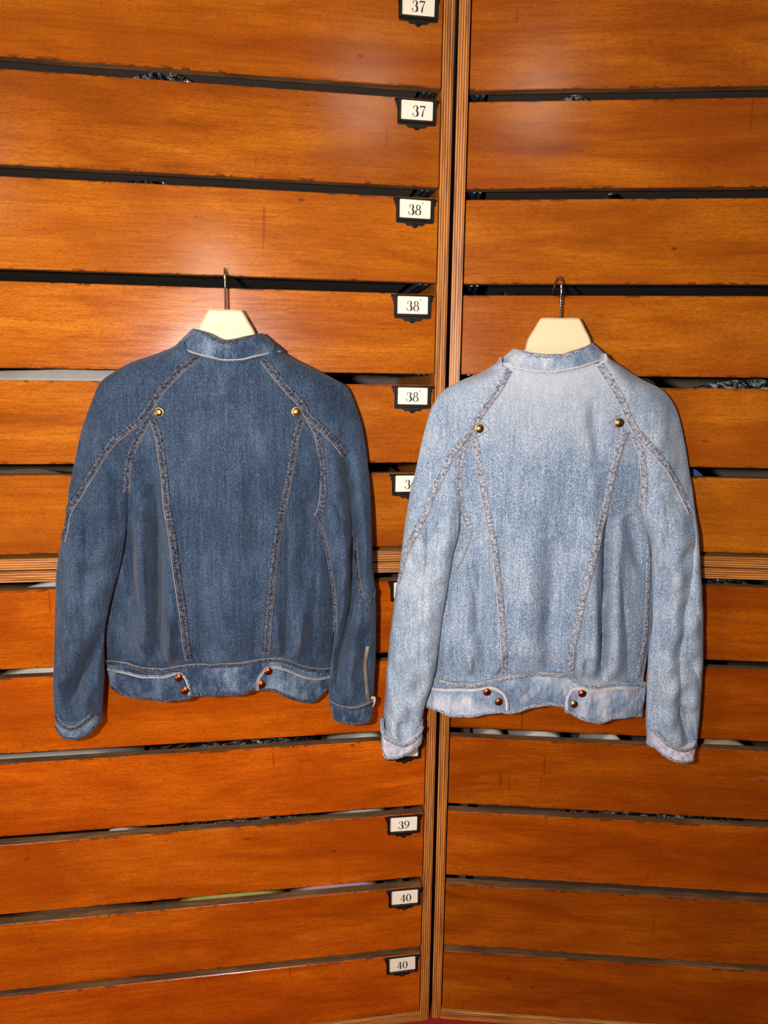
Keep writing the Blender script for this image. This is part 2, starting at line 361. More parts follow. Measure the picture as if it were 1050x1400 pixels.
def make_cabinet(name, label, yaw, x0, x1, sp0, sp1, rows, zlo, zhi, tints, numbers=None, foot=None):
    """x0..x1 the drawers' extent, sp0/sp1 the side panels' (inner, outer) x; rows index ZT/ZB"""
    t = empty(name, CORNER, yaw); tag(t, label, 'cabinet')
    z0, z1 = zlo, zhi
    ins = M['inside']
    for a, b_ in (sp0, sp1):
        o = box('side_panel', (min(a, b_), max(a, b_), 0.001, DEPTH, z0, z1), M['ply_x'], t, 0.0008)
    xa, xb = min(sp0)+0.018, max(sp1)-0.018
    xa, xb = (max(sp0), min(sp1))
    box('top_panel', (xa, xb, 0.001, DEPTH, z1-0.0185, z1), M['ply_z'], t, 0.0008)
    box('bottom_panel', (xa, xb, 0.001, DEPTH, z0, z0+0.0185), M['ply_z'], t, 0.0008)
    box('back_panel', (xa, xb, DEPTH-0.008, DEPTH, z0+0.0185, z1-0.0185), ins, t)
    for i, k in enumerate(rows):
        zt, zb = ZT[k], ZB[k]
        fr = box('drawer', (x0, x1, 0.0, FT, zb, zt), M['wood'], t, 0.0012)
        fr.data.materials.append(M['raw'])
        for p in fr.data.polygons:
            if abs(p.normal.z) > 0.9: p.material_index = 1
        s = tints[i]; fr.color = (s[0], s[1], s[2], 1)
        c = fr.location
        bx = join_vf([box_vf(x0+.03, x0+.042, FT, 0.39, zb+.012, zt-.022), box_vf(x1-.042, x1-.03, FT, 0.39, zb+.012, zt-.022),
                      box_vf(x0+.042, x1-.042, 0.378, 0.39, zb+.012, zt-.022), box_vf(x0+.042, x1-.042, FT, 0.378, zb+.012, zb+.020)])
        bo = fix_normals(mesh_obj('drawer_box', [(v[0]-c.x, v[1]-c.y, v[2]-c.z) for v in bx[0]], bx[1], ins, fr))
        for xs in (x0, x1):
            s_ = 1 if xs == x0 else -1
            rv = join_vf([box_vf(*sorted((xs+s_*.002, xs+s_*.006)), FT+.002, 0.38, zb+.004, zb+.030), box_vf(*sorted((xs+s_*.002, xs+s_*.028)), FT+.002, 0.38, zb+.002, zb+.005),
                          box_vf(*sorted((xs+s_*.012, xs+s_*.016)), FT+.002, 0.38, zb-.0015, zb+.002), box_vf(*sorted((xs+s_*.022, xs+s_*.026)), FT+.002, 0.38, zb-.0015, zb+.002)])
            fix_normals(mesh_obj('drawer_runner', [(v[0]-c.x, v[1]-c.y, v[2]-c.z) for v in rv[0]], rv[1], M['runner'], fr))
        if numbers:
            txt, lx, dz, tilt = numbers[i]
            h = link(bpy.data.objects.new('label_holder', HOLDER), fr); loc = Vector((lx-c.x, -FT/2, zt-0.0015-dz-c.z)); h.location = loc
            cd = link(bpy.data.objects.new('label_card', CARD), fr); cd.location = loc; cd.rotation_euler = (0, tilt, 0)
            if txt:
                V, F = number_vf(txt, 0.0165)
                nm = mesh_obj('label_number', V, F, M['ink'], fr); nm.location = loc+Vector((random.uniform(-.001, .004), -0.00285, -0.0190)); nm.rotation_euler = (0, tilt, 0)
    return t
random.seed(4)
def tint(i, base, spread=0.10):
    a = 1+random.uniform(-spread, spread); return (base[0]*a, base[1]*a*(1+random.uniform(-.06, .06)), base[2]*a)
UP = [0, 1, 2, 3, 4, 5, 6]; LOW = [7, 8, 9, 10, 11, 12]
nums_up = [("37", -.087, 0, 0), ("37", -.0876, 0, 0.02), ("37", -.087, 0, 0.01), ("38'", -.0871, 0, 0.02), ("38'", -.0885, 0, 0), ("38'", -.0855, 0, 0.01), ("36", -.0875, 0, 0)]
nums_low = [("", -.0875, 0, 0), ("", -.0875, 0, 0), ("39", -.0885, 0, 0.02), ("39", -.0875, 0, 0.01), ("40", -.083, 0, 0.0), ("40", -.0855, 0, -0.02)]
XL0, XL1 = -0.985, -0.0475
XR0, XR1 = 0.0005, 0.935
ZM = EYE-0.3135
tl_up = [tint(i, (1.0, 1.10, 1.0)) for i in range(7)]; tl_low = [tint(i, (1.10, 0.90, 0.6)) for i in range(6)]
tr_up = [tint(i, (0.92, 1.0, 0.9)) for i in range(7)]; tr_low = [tint(i, (0.84, 0.76, 0.6)) for i in range(6)]
c_lu = make_cabinet('drawer_cabinet', 'upper wooden drawer cabinet with card holders numbered 36, 37 and 38', YAW_L, XL0, XL1, (-1.006, -0.987), (-0.0455, -0.0275), UP, ZM+0.0005, EYE+0.80, tl_up, nums_up)
c_ll = make_cabinet('drawer_cabinet', 'lower wooden drawer cabinet with card holders numbered 39 and 40', YAW_L, XL0, XL1, (-1.006, -0.987), (-0.0455, -0.0275), LOW, 0.0, ZM-0.0025, tl_low, nums_low)
c_ru = make_cabinet('drawer_cabinet', 'upper wooden drawer cabinet without card holders, behind the pale denim jacket', YAW_R, XR0, XR1, (-0.0205, -0.0020), (0.937, 0.955), UP, ZM+0.0005, EYE+0.80, tr_up)
c_rl = make_cabinet('drawer_cabinet', 'lower wooden drawer cabinet without card holders', YAW_R, XR0, XR1, (-0.0205, -0.0020), (0.937, 0.955), LOW, 0.0, ZM-0.0025, tr_low)

# ------------------------------------------------------------------ things stored in the drawers
def bundle(name, label, cat, yaw, row, xa, xb, rise, mat, lump=0.006, y0=0.0215, y1=0.20, seed=0, taper=0.25, group='things stored in the drawers'):
    """soft folded stack lying on the drawer's bottom; its crown stands `rise` above the drawer front's top edge"""
    zb, zt = ZB[row]+0.0205, ZT[row]+rise
    nx, ny, nz = 44, 16, 10
    rg = np.random.RandomState(seed+11); cx, hx, cy, hy = (xa+xb)/2, (xb-xa)/2, (y0+y1)/2, (y1-y0)/2; hz = (zt-zb)
    ph = rg.uniform(0, 6.28, 12); fr_ = rg.uniform(.6, 2.2, 12)
    def height(a, b):                    # a, b in -1..1
        e = (1-abs(a)**6)**0.35*min(1.0, (1-abs(b))*9)**0.5*(1-0.10*(b+1))
        n = sum(math.sin(fr_[i]*(a*hx*34)+ph[i]+b*(1.3+i*.4))/(1+i*.5) for i in range(6))/3.0
        arch = 1-taper*a*a
        return zb+max(0.0, hz*e*arch+lump*n*e-lump*0.6*e)
    V, F = [], []
    A = np.sin(np.linspace(-1, 1, nx)*math.pi/2); B = np.sign(np.linspace(-1, 1, ny))*(1-(1-np.abs(np.linspace(-1, 1, ny)))**1.7)
    for b in B:
        for a in A: V.append((cx+a*hx, cy+b*hy, height(a, b)))
    for b in B:
        for a in A: V.append((cx+a*hx, cy+b*hy, zb))
    N = nx*ny
    for j in range(ny-1):
        for i in range(nx-1):
            q = (j*nx+i, j*nx+i+1, (j+1)*nx+i+1, (j+1)*nx+i); F.append(q); F.append(tuple(N+k for k in reversed(q)))
    V = [(v[0]-cx, v[1]-cy, v[2]-zb) for v in V]
    import bmesh
    o = mesh_obj(name, V, F, mat, None, True)
    bm = bmesh.new(); bm.from_mesh(o.data); bmesh.ops.remove_doubles(bm, verts=bm.verts, dist=0.0002); bmesh.ops.recalc_face_normals(bm, faces=bm.faces); bm.to_mesh(o.data); bm.free()
    for p in o.data.polygons: p.use_smooth = True
    o.matrix_world = Matrix.Translation(CORNER) @ Matrix.Rotation(yaw, 4, 'Z') @ Matrix.Translation((cx, cy, zb))
    tag(o, label, cat, group); return o
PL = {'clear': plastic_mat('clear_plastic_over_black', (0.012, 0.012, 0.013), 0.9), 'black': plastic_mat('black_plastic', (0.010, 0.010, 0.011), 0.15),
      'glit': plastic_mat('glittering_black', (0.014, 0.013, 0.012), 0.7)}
def cloth(name, c): return plain(name, rgb(*c), 0.85, 0, 0.45, 22, 0.3)
CL = {k: cloth('cloth_'+k, c) for k, c in dict(grey=(178, 174, 168), taupe=(96, 78, 62), white=(200, 198, 192), blue=(82, 96, 170), navy=(52, 62, 92), pink=(196, 150, 168), hotpink=(206, 72, 110), lime=(176, 172, 92), tan=(176, 160, 130), brown=(104, 76, 48), slate=(70, 76, 84), ivory=(214, 206, 190)).items()}
L, R = YAW_L, YAW_R
bundle('plastic_wrapped_garment', 'crumpled clear plastic over a black garment above the second drawer numbered 37', 'garment', L, 2, -.60, -.385, .034, PL['clear'], .008, seed=1, taper=.5)
bundle('plastic_wrapped_garment', 'black plastic bag peeping out of the topmost drawer numbered 38', 'garment', L, 3, -.63, -.40, .024, PL['black'], .008, seed=2, taper=.5)
bundle('storage_sleeve', 'pale grey brushed sleeve in the drawer numbered 38 behind the dark jacket', 'storage', L, 5, -.90, -.155, .022, CL['grey'], .001, seed=3, taper=.0)
bundle('folded_garment', 'taupe folded garment in the drawer numbered 36', 'garment', L, 6, -.94, -.60, .012, CL['taupe'], .004, seed=4)
bundle('folded_garment', 'white folded cloth beside the dark jacket, just below the plywood rails', 'garment', L, 7, -.80, -.60, .011, CL['white'], .006, seed=5)
bundle('folded_garment', 'blue knitted cloth just below the plywood rails between the two jackets', 'garment', L, 7, -.185, -.135, .011, CL['blue'], .002, seed=6)
bundle('folded_garment', 'white folded cloth below the drawer under the plywood rails, beside the dark sleeve', 'garment', L, 8, -.86, -.58, .010, CL['ivory'], .005, seed=7)
bundle('folded_garment', 'bright pink folded cloth between the sleeves of the two jackets', 'garment', L, 8, -.20, -.125, .014, CL['hotpink'], .004, seed=8)
bundle('flat_box', 'flat pale grey box in the upper drawer numbered 39', 'box', L, 9, -.90, -.60, -.002, CL['grey'], .000, seed=9, taper=0)
bundle('plastic_wrapped_garment', 'dark plastic bag under the hem of the dark jacket in the upper drawer numbered 39', 'garment', L, 9, -.59, -.24, .001, PL['clear'], .008, seed=10)
bundle('folded_garment', 'white folded cloth beside the pale cuff in the upper drawer numbered 39', 'garment', L, 9, -.225, -.10, .000, CL['white'], .005, seed=11)
bundle('folded_garment', 'white folded cloth among black in the lower drawer numbered 39', 'garment', L, 10, -.66, -.59, .002, CL['white'], .004, seed=12)
bundle('plastic_wrapped_garment', 'long black plastic bag in the lower drawer numbered 39', 'garment', L, 10, -.575, -.24, -.006, PL['clear'], .008, seed=13)
bundle('folded_garment', 'grey folded cloth at the label end of the lower drawer numbered 39', 'garment', L, 10, -.225, -.10, .002, CL['grey'], .004, seed=14)
bundle('folded_garment', 'brown folded garment in the upper drawer numbered 40', 'garment', L, 11, -.86, -.60, .004, CL['brown'], .006, seed=15)
bundle('folded_garment', 'yellow green folded garment in the upper drawer numbered 40', 'garment', L, 11, -.535, -.315, .005, CL['lime'], .003, seed=16, taper=.1)
bundle('folded_garment', 'pale pink folded garment in the upper drawer numbered 40', 'garment', L, 11, -.305, -.12, .005, CL['pink'], .003, seed=17, taper=.1)
bundle('plastic_wrapped_garment', 'black plastic bag above the drawer second from the cabinet top, no card holder', 'garment', R, 2, .115, .235, .031, PL['clear'], .008, seed=18, taper=.5)
bundle('plastic_wrapped_garment', 'small black plastic bag two drawers above the pale jacket hanger', 'garment', R, 3, .225, .27, .024, PL['black'], .005, seed=19)
bundle('plastic_wrapped_garment', 'low dark bag in the drawer that carries the pale jacket hanger', 'garment', R, 4, .048, .10, .020, PL['black'], .006, seed=20)
bundle('folded_garment', 'grey cloth behind the right shoulder of the pale jacket', 'garment', R, 5, .28, .365, .022, CL['slate'], .003, seed=21)
bundle('plastic_wrapped_garment', 'shiny black plastic bag beside the shoulder of the pale jacket', 'garment', R, 5, .375, .62, .021, PL['clear'], .006, seed=22, taper=.1)
bundle('folded_garment', 'blue garment beside the upper arm of the pale jacket', 'garment', R, 6, .38, .455, .019, CL['blue'], .004, seed=23)
bundle('plastic_wrapped_garment', 'blue black plastic bag just below the plywood rails beside the pale sleeve', 'garment', R, 7, .38, 0.60, .011, PL['black'], .004, seed=24)
bundle('folded_garment', 'tan folded cloth beside the forearm of the pale jacket', 'garment', R, 8, .39, .50, .010, CL['tan'], .004, seed=25)
bundle('folded_garment', 'greyish white folded garment under the hem of the pale jacket, by the plywood upright', 'garment', R, 9, .045, .12, .006, CL['grey'], .006, seed=26)
bundle('folded_garment', 'white folded garment under the hem of the pale jacket', 'garment', R, 9, .125, .24, .006, CL['white'], .005, seed=27)
bundle('folded_garment', 'ivory folded garment beside the right cuff of the pale jacket', 'garment', R, 9, .285, .345, .005, CL['ivory'], .003, seed=28)
bundle('folded_garment', 'tan folded garment past the right cuff of the pale jacket', 'garment', R, 9, .45, .60, .005, CL['tan'], .005, seed=29)
bundle('folded_garment', 'black glittering garment two drawers below the pale jacket hem', 'garment', R, 10, .26, .62, -.003, PL['glit'], .005, seed=30)

# ------------------------------------------------------------------ jackets
JD = {
 1: {
  'outL': [[-.07,-.075],[-.081,-.089],[-.116,-.104],[-.15,-.116],[-.173,-.129],[-.199,-.148],[-.211,-.172],[-.222,-.198],[-.234,-.23],[-.243,-.265],[-.25,-.297],[-.255,-.323],[-.258,-.36],[-.266,-.39],[-.275,-.423],[-.282,-.46],[-.286,-.503],[-.29,-.553],[-.295,-.611],[-.299,-.659],[-.3,-.697],[-.3,-.715]],
  'inL': [[-.064,-.081],[-.057,-.097],[-.043,-.107],[-.069,-.128],[-.092,-.151],[-.109,-.174],[-.12,-.196],[-.134,-.225],[-.149,-.254],[-.159,-.283],[-.162,-.321],[-.165,-.366],[-.171,-.407],[-.179,-.444],[-.192,-.486],[-.204,-.529],[-.21,-.557],[-.213,-.588],[-.215,-.636],[-.219,-.674],[-.222,-.7]],
  'outR': [[.077,-.082],[.087,-.093],[.11,-.107],[.146,-.124],[.176,-.139],[.197,-.153],[.212,-.186],[.222,-.217],[.228,-.25],[.233,-.288],[.236,-.325],[.238,-.386],[.24,-.451],[.245,-.501],[.247,-.551],[.247,-.619],[.245,-.677],[.243,-.709]],
  'inR': [[.075,-.086],[.067,-.098],[.058,-.109],[.08,-.137],[.1,-.16],[.118,-.18],[.131,-.204],[.141,-.224],[.148,-.254],[.153,-.29],[.154,-.324],[.149,-.355],[.154,-.402],[.164,-.459],[.172,-.507],[.174,-.556],[.17,-.612],[.165,-.655],[.163,-.696]],
  'raglanL': [[-.043,-.107],[-.069,-.128],[-.092,-.151],[-.11,-.174],[-.12,-.188],[-.13,-.202],[-.153,-.221],[-.176,-.239],[-.197,-.265],[-.215,-.294],[-.233,-.323],[-.25,-.35],[-.259,-.382],[-.264,-.398]],
  'raglanR': [[.058,-.109],[.08,-.137],[.1,-.16],[.118,-.179],[.129,-.198],[.15,-.217],[.173,-.24],[.192,-.264]],
  'armL': [[-.122,-.205],[-.134,-.225],[-.149,-.254],[-.159,-.283],[-.163,-.324]],
  'armR': [[.129,-.201],[.142,-.224],[.149,-.254],[.153,-.29],[.154,-.324],[.149,-.355],[.143,-.369]],
  'princL': [[-.115,-.206],[-.109,-.224],[-.104,-.255],[-.101,-.287],[-.098,-.325],[-.097,-.346],[-.09,-.394],[-.084,-.461],[-.078,-.522],[-.075,-.573],[-.073,-.606]],
  'princR': [[.118,-.203],[.109,-.235],[.102,-.273],[.094,-.315],[.087,-.349],[.077,-.397],[.069,-.452],[.062,-.515],[.057,-.572],[.055,-.604]],
  'sideR': [[.143,-.37],[.155,-.403],[.165,-.46],[.172,-.509],[.173,-.571]],
  'hem': [[-.215,-.616],[-.183,-.612],[-.164,-.616],[-.146,-.619],[-.121,-.619],[-.097,-.616],[-.067,-.612],[-.029,-.613],[-.047,-.612],[-.008,-.614],[.028,-.611],[.052,-.609],[.083,-.612],[.108,-.626],[.136,-.639],[.168,-.647]],
  'hembot': [[-.211,-.663],[-.189,-.67],[-.167,-.674],[-.136,-.676],[-.099,-.677],[-.071,-.671],[-.054,-.67],[-.03,-.672],[-.034,-.671],[-.004,-.673],[.021,-.67],[.036,-.663],[.057,-.668],[.082,-.678],[.104,-.692],[.126,-.701],[.143,-.698],[.154,-.69],[.166,-.679]],
  'tabLtop': [[-.213,-.625],[-.197,-.625],[-.18,-.625],[-.149,-.63],[-.118,-.628],[-.094,-.623],[-.079,-.629],[-.071,-.646],[-.069,-.665]],
  'tabLbot': [[-.208,-.664],[-.189,-.671],[-.167,-.674],[-.135,-.676],[-.111,-.677],[-.099,-.676],[-.087,-.676],[-.076,-.674],[-.07,-.67]],
  'tabRtop': [[.035,-.663],[.037,-.645],[.043,-.633],[.052,-.624],[.073,-.62],[.098,-.632],[.12,-.646],[.143,-.655],[.168,-.657]],
  'tabRbot': [[.036,-.663],[.045,-.664],[.054,-.667],[.067,-.67],[.082,-.678],[.104,-.692],[.126,-.701],[.142,-.699],[.166,-.679]],
  'coltop': [[-.052,-.062],[-.027,-.069],[-.005,-.079],[.011,-.079],[.031,-.074],[.058,-.067]],
  'colbot': [[-.08,-.09],[-.048,-.103],[-.014,-.111],[-.004,-.113],[.024,-.112],[.052,-.105],[.093,-.096]],
  'cuffLtop': [[-.295,-.688],[-.278,-.704],[-.261,-.708],[-.243,-.699],[-.224,-.685]],
  'cuffLbot': [[-.296,-.714],[-.277,-.731],[-.26,-.733],[-.239,-.727],[-.224,-.712]],
  'cuffRtop': [[.163,-.695],[.184,-.699],[.207,-.701],[.226,-.699],[.243,-.698]],
  'cuffRbot': [[.17,-.733],[.187,-.735],[.207,-.735],[.23,-.734],[.238,-.715]],
  'snaps': [[-.105,-.194],[.11,-.192]],
  'snapsL': [[-.09,-.634],[-.08,-.657]],
  'snapsR': [[.058,-.631],[.046,-.653]],
  'zip': [[.229,-.595],[.226,-.625],[.228,-.659],[.231,-.689]],
  'zipseam': [[.207,-.405],[.214,-.484],[.225,-.52]],
  'zipseam2': [[.241,-.495],[.232,-.517],[.226,-.54]],
  'foldsR': [[.192,-.257],[.203,-.365],[.205,-.428],[.202,-.511],[.189,-.583],[.178,-.639],[.175,-.686]],
  'foldsL': [[-.211,-.558],[-.232,-.594],[-.251,-.634],[-.267,-.665],[-.28,-.684]],
  'sidebodyL': [[-.215,-.089],[-.221,-.192],[-.195,-.334],[-.203,-.483],[-.213,-.619]],
  'sidebodyR': [[.221,-.08],[.215,-.189],[.176,-.351],[.177,-.495],[.17,-.637]],
  'crA': [[-.121,-.31],[-.118,-.337],[-.12,-.417],[-.123,-.508],[-.126,-.602]],
  'crB': [[-.153,-.566],[-.146,-.585],[-.143,-.609]],
  'crC': [[-.098,-.525],[-.101,-.572],[-.105,-.611]],
  'crD': [[-.16,-.363],[-.146,-.361],[-.129,-.363]],
  'crE': [[.075,-.534],[.077,-.573],[.08,-.607]],
  'crF': [[.119,-.53],[.114,-.574],[.108,-.615]],
  'crG': [[.176,-.436],[.177,-.478],[.175,-.543]],
  'crH': [[-.141,-.271],[-.126,-.308],[-.12,-.333]],
  'crA2': [[-.141,-.372],[-.141,-.447],[-.136,-.523],[-.138,-.586]],
  'crI': [[-.162,-.384],[-.164,-.456],[-.153,-.525]],
  'crK': [[.123,-.338],[.131,-.371],[.127,-.433],[.119,-.493]],
  'crL': [[-.193,-.245],[-.178,-.282],[-.172,-.332]],
 },
 2: {
  'outL': [[-.098,-.104],[-.105,-.113],[-.127,-.127],[-.158,-.14],[-.182,-.152],[-.2,-.168],[-.212,-.192],[-.221,-.223],[-.229,-.258],[-.236,-.296],[-.245,-.334],[-.252,-.381],[-.256,-.414],[-.262,-.471],[-.268,-.511],[-.273,-.559],[-.278,-.608],[-.282,-.661],[-.284,-.704],[-.286,-.744],[-.286,-.791]],
  'inL': [[-.098,-.107],[-.094,-.119],[-.085,-.124],[-.102,-.157],[-.125,-.19],[-.143,-.227],[-.156,-.258],[-.162,-.285],[-.162,-.317],[-.159,-.351],[-.158,-.384],[-.161,-.413],[-.168,-.442],[-.172,-.475],[-.178,-.522],[-.184,-.562],[-.188,-.603],[-.193,-.652],[-.2,-.687],[-.209,-.715],[-.215,-.747],[-.216,-.772]],
  'outR': [[.075,-.092],[.083,-.101],[.105,-.113],[.137,-.133],[.175,-.151],[.194,-.169],[.208,-.193],[.221,-.233],[.232,-.276],[.242,-.32],[.246,-.351],[.255,-.41],[.267,-.493],[.276,-.56],[.282,-.629],[.285,-.699],[.285,-.77],[.286,-.792]],
  'inR': [[.069,-.095],[.068,-.105],[.062,-.114],[.082,-.143],[.102,-.175],[.123,-.217],[.138,-.256],[.146,-.287],[.15,-.317],[.15,-.352],[.168,-.397],[.175,-.422],[.179,-.455],[.187,-.553],[.185,-.604],[.186,-.655],[.19,-.742],[.194,-.774]],
  'raglanL': [[-.085,-.124],[-.102,-.157],[-.125,-.19],[-.145,-.224],[-.162,-.247],[-.177,-.267],[-.186,-.292],[-.203,-.327],[-.218,-.365],[-.235,-.401],[-.251,-.437],[-.26,-.474],[-.266,-.497]],
  'raglanR': [[.062,-.114],[.082,-.143],[.102,-.175],[.123,-.214],[.142,-.235],[.168,-.262],[.195,-.292],[.215,-.323],[.233,-.357]],
  'armL': [[-.147,-.238],[-.156,-.258],[-.161,-.286],[-.161,-.317],[-.156,-.351],[-.144,-.384],[-.136,-.396]],
  'gusL': [[-.136,-.397],[-.146,-.43],[-.157,-.458],[-.17,-.479]],
  'gusL2': [[-.136,-.396],[-.15,-.398],[-.16,-.41]],
  'armR': [[.126,-.229],[.139,-.256],[.147,-.287],[.151,-.318],[.15,-.352]],
  'princL': [[-.141,-.229],[-.133,-.262],[-.125,-.305],[-.116,-.345],[-.109,-.377],[-.099,-.424],[-.089,-.489],[-.081,-.555],[-.075,-.622],[-.072,-.652]],
  'princR': [[.113,-.222],[.103,-.249],[.096,-.28],[.09,-.316],[.083,-.36],[.073,-.399],[.064,-.447],[.054,-.496],[.049,-.545],[.042,-.598],[.044,-.642]],
  'sideR': [[.175,-.415],[.177,-.457],[.179,-.523],[.181,-.591],[.176,-.632],[.173,-.667]],
  'hem': [[-.212,-.68],[-.197,-.676],[-.158,-.678],[-.132,-.675],[-.104,-.667],[-.059,-.654],[-.015,-.647],[.017,-.647],[.04,-.65],[.06,-.664],[.08,-.669],[.111,-.668],[.132,-.667],[.17,-.676],[.192,-.679]],
  'hembot': [[-.215,-.732],[-.208,-.737],[-.185,-.737],[-.162,-.742],[-.133,-.739],[-.101,-.729],[-.076,-.726],[-.061,-.727],[-.034,-.719],[-.005,-.711],[.014,-.709],[.035,-.713],[.054,-.727],[.078,-.738],[.102,-.743],[.126,-.737],[.151,-.737],[.175,-.743],[.187,-.745]],
  'tabLtop': [[-.209,-.693],[-.191,-.692],[-.164,-.687],[-.135,-.683],[-.11,-.677],[-.091,-.675],[-.073,-.684],[-.064,-.699],[-.062,-.718]],
  'tabLbot': [[-.212,-.733],[-.205,-.737],[-.185,-.738],[-.162,-.743],[-.133,-.739],[-.108,-.731],[-.089,-.727],[-.076,-.725],[-.062,-.726]],
  'tabRtop': [[.036,-.719],[.035,-.696],[.039,-.683],[.047,-.674],[.063,-.671],[.094,-.676],[.114,-.674],[.139,-.674],[.174,-.681]],
  'tabRbot': [[.037,-.722],[.045,-.722],[.053,-.727],[.064,-.732],[.081,-.738],[.101,-.743],[.126,-.737],[.151,-.737],[.174,-.739]],
  'coltop': [[-.077,-.088],[-.063,-.092],[-.044,-.096],[-.003,-.097],[.011,-.093],[.037,-.085],[.054,-.077]],
  'colbot': [[-.106,-.114],[-.08,-.12],[-.051,-.126],[-.013,-.128],[-.008,-.127],[.028,-.119],[.053,-.111],[.083,-.102]],
  'cuffLtop': [[-.29,-.74],[-.285,-.768],[-.268,-.78],[-.248,-.786],[-.231,-.777],[-.22,-.765],[-.214,-.752]],
  'cuffLbot': [[-.288,-.779],[-.283,-.814],[-.27,-.818],[-.254,-.815],[-.241,-.808],[-.226,-.8],[-.214,-.792]],
  'cuffRtop': [[.193,-.745],[.206,-.757],[.227,-.773],[.25,-.781],[.279,-.776]],
  'cuffRbot': [[.197,-.782],[.215,-.797],[.236,-.807],[.266,-.812],[.278,-.809]],
  'snaps': [[-.131,-.221],[.099,-.208]],
  'snapsL': [[-.102,-.686],[-.081,-.703]],
  'snapsR': [[.065,-.683],[.052,-.704]],
  'sidebodyL': [[-.238,-.093],[-.235,-.23],[-.187,-.37],[-.204,-.504],[-.218,-.679]],
  'sidebodyR': [[.228,-.089],[.233,-.223],[.185,-.403],[.19,-.496],[.192,-.591],[.186,-.675]],
  'crA': [[-.084,-.602],[-.084,-.636],[-.093,-.656]],
  'crB': [[-.138,-.617],[-.134,-.64],[-.133,-.663]],
  'crC': [[.092,-.364],[.095,-.453],[.099,-.55],[.104,-.663]],
  'crD': [[.06,-.608],[.06,-.635],[.064,-.657]],
  'crE': [[-.199,-.188],[-.188,-.218],[-.188,-.249]],
  'crF': [[.244,-.709],[.252,-.74],[.257,-.77]],
  'crG': [[-.255,-.752],[-.253,-.766],[-.251,-.779]],
  'crH': [[.129,-.366],[.149,-.423],[.161,-.465]],
  'crI': [[.053,-.167],[.063,-.226],[.073,-.286]],
  'crJ': [[-.232,-.438],[-.236,-.51],[-.241,-.594]],
  'crL': [[-.122,-.426],[-.116,-.507],[-.126,-.591]],
  'crM': [[-.006,-.405],[.005,-.502],[-.005,-.604]],
  'crK': [[.2,-.452],[.196,-.55],[.199,-.633]],
 },
}

def creased(panel_creases, x, v):
    """sum of fold displacements: ('g' rounded fold | 's' one-sided lap, polyline, width, amplitude)"""
    out = np.zeros_like(x)
    for kind, poly, wd, amp in panel_creases:
        P = resample(catmull(poly, 8), 24)
        best = np.full(x.shape, 1e9); sgn = np.zeros_like(x); par = np.zeros_like(x); n = len(P)-1
        for i in range(n):
            a, b = P[i], P[i+1]; d = b-a; L2 = d@d
            t = np.clip(((x-a[0])*d[0]+(v-a[1])*d[1])/L2, 0, 1)
            dx, dv = x-(a[0]+t*d[0]), v-(a[1]+t*d[1]); dist = np.hypot(dx, dv)
            m = dist < best; best = np.where(m, dist, best); sgn = np.where(m, np.sign(d[0]*dv-d[1]*dx), sgn); par = np.where(m, (i+t)/n, par)
        tap = np.clip(par/0.25, 0, 1)*np.clip((1-par)/0.25, 0, 1) if kind in 'gsv' else np.clip(par/0.3, 0, 1)
        tap = np.sqrt(tap)
        if kind == 'v': out -= amp*tap*(np.exp(-best/wd)-0.35*np.exp(-((best-2.2*wd)/(1.4*wd))**2))
        elif kind in 'gG': out += amp*tap*np.exp(-(best/wd)**2)
        else:
            sd = best*sgn
            out += amp*tap*np.where(sd > 0, np.exp(-sd/wd), np.exp(sd/0.0012))
    return out
class Edge:
    """x as a smooth function of v"""
    def __init__(s, pts):
        P = catmull(pts, 10); o = np.argsort(P[:, 1], kind='stable'); s.v, s.x = P[o, 1], P[o, 0]
    def __call__(s, v): return np.interp(v, s.v, s.x)
def grid_faces(nr, nc, off=0, flip=False):
    i, j = np.meshgrid(np.arange(nr-1), np.arange(nc-1), indexing='ij'); a = (i*nc+j).ravel()+off
    q = np.stack([a, a+1, a+nc+1, a+nc], 1); return q[:, ::-1] if flip else q
def shell_obj(name, X, V, Wf, Wr, mat, parent, uvs=False):
    """closed shell from a front and a rear sheet on the same grid; local x = u, y = -w, z = v"""
    nr, nc = X.shape
    f = np.stack([X.ravel(), -Wf.ravel(), V.ravel()], 1); b = np.stack([X.ravel(), -Wr.ravel(), V.ravel()], 1); N = nr*nc
    F = [grid_faces(nr, nc), grid_faces(nr, nc, N, True)]
    ring = np.r_[np.arange(nc), np.arange(1, nr)*nc+nc-1, (nr-1)*nc+np.arange(nc-2, -1, -1), np.arange(nr-2, 0, -1)*nc]
    r2 = np.roll(ring, -1); F.append(np.stack([ring+N, r2+N, r2, ring], 1))
    o = mesh_obj(name, np.vstack([f, b]), np.vstack(F), mat, parent, True)
    o.data.set_sharp_from_angle(angle=math.radians(70)); return o

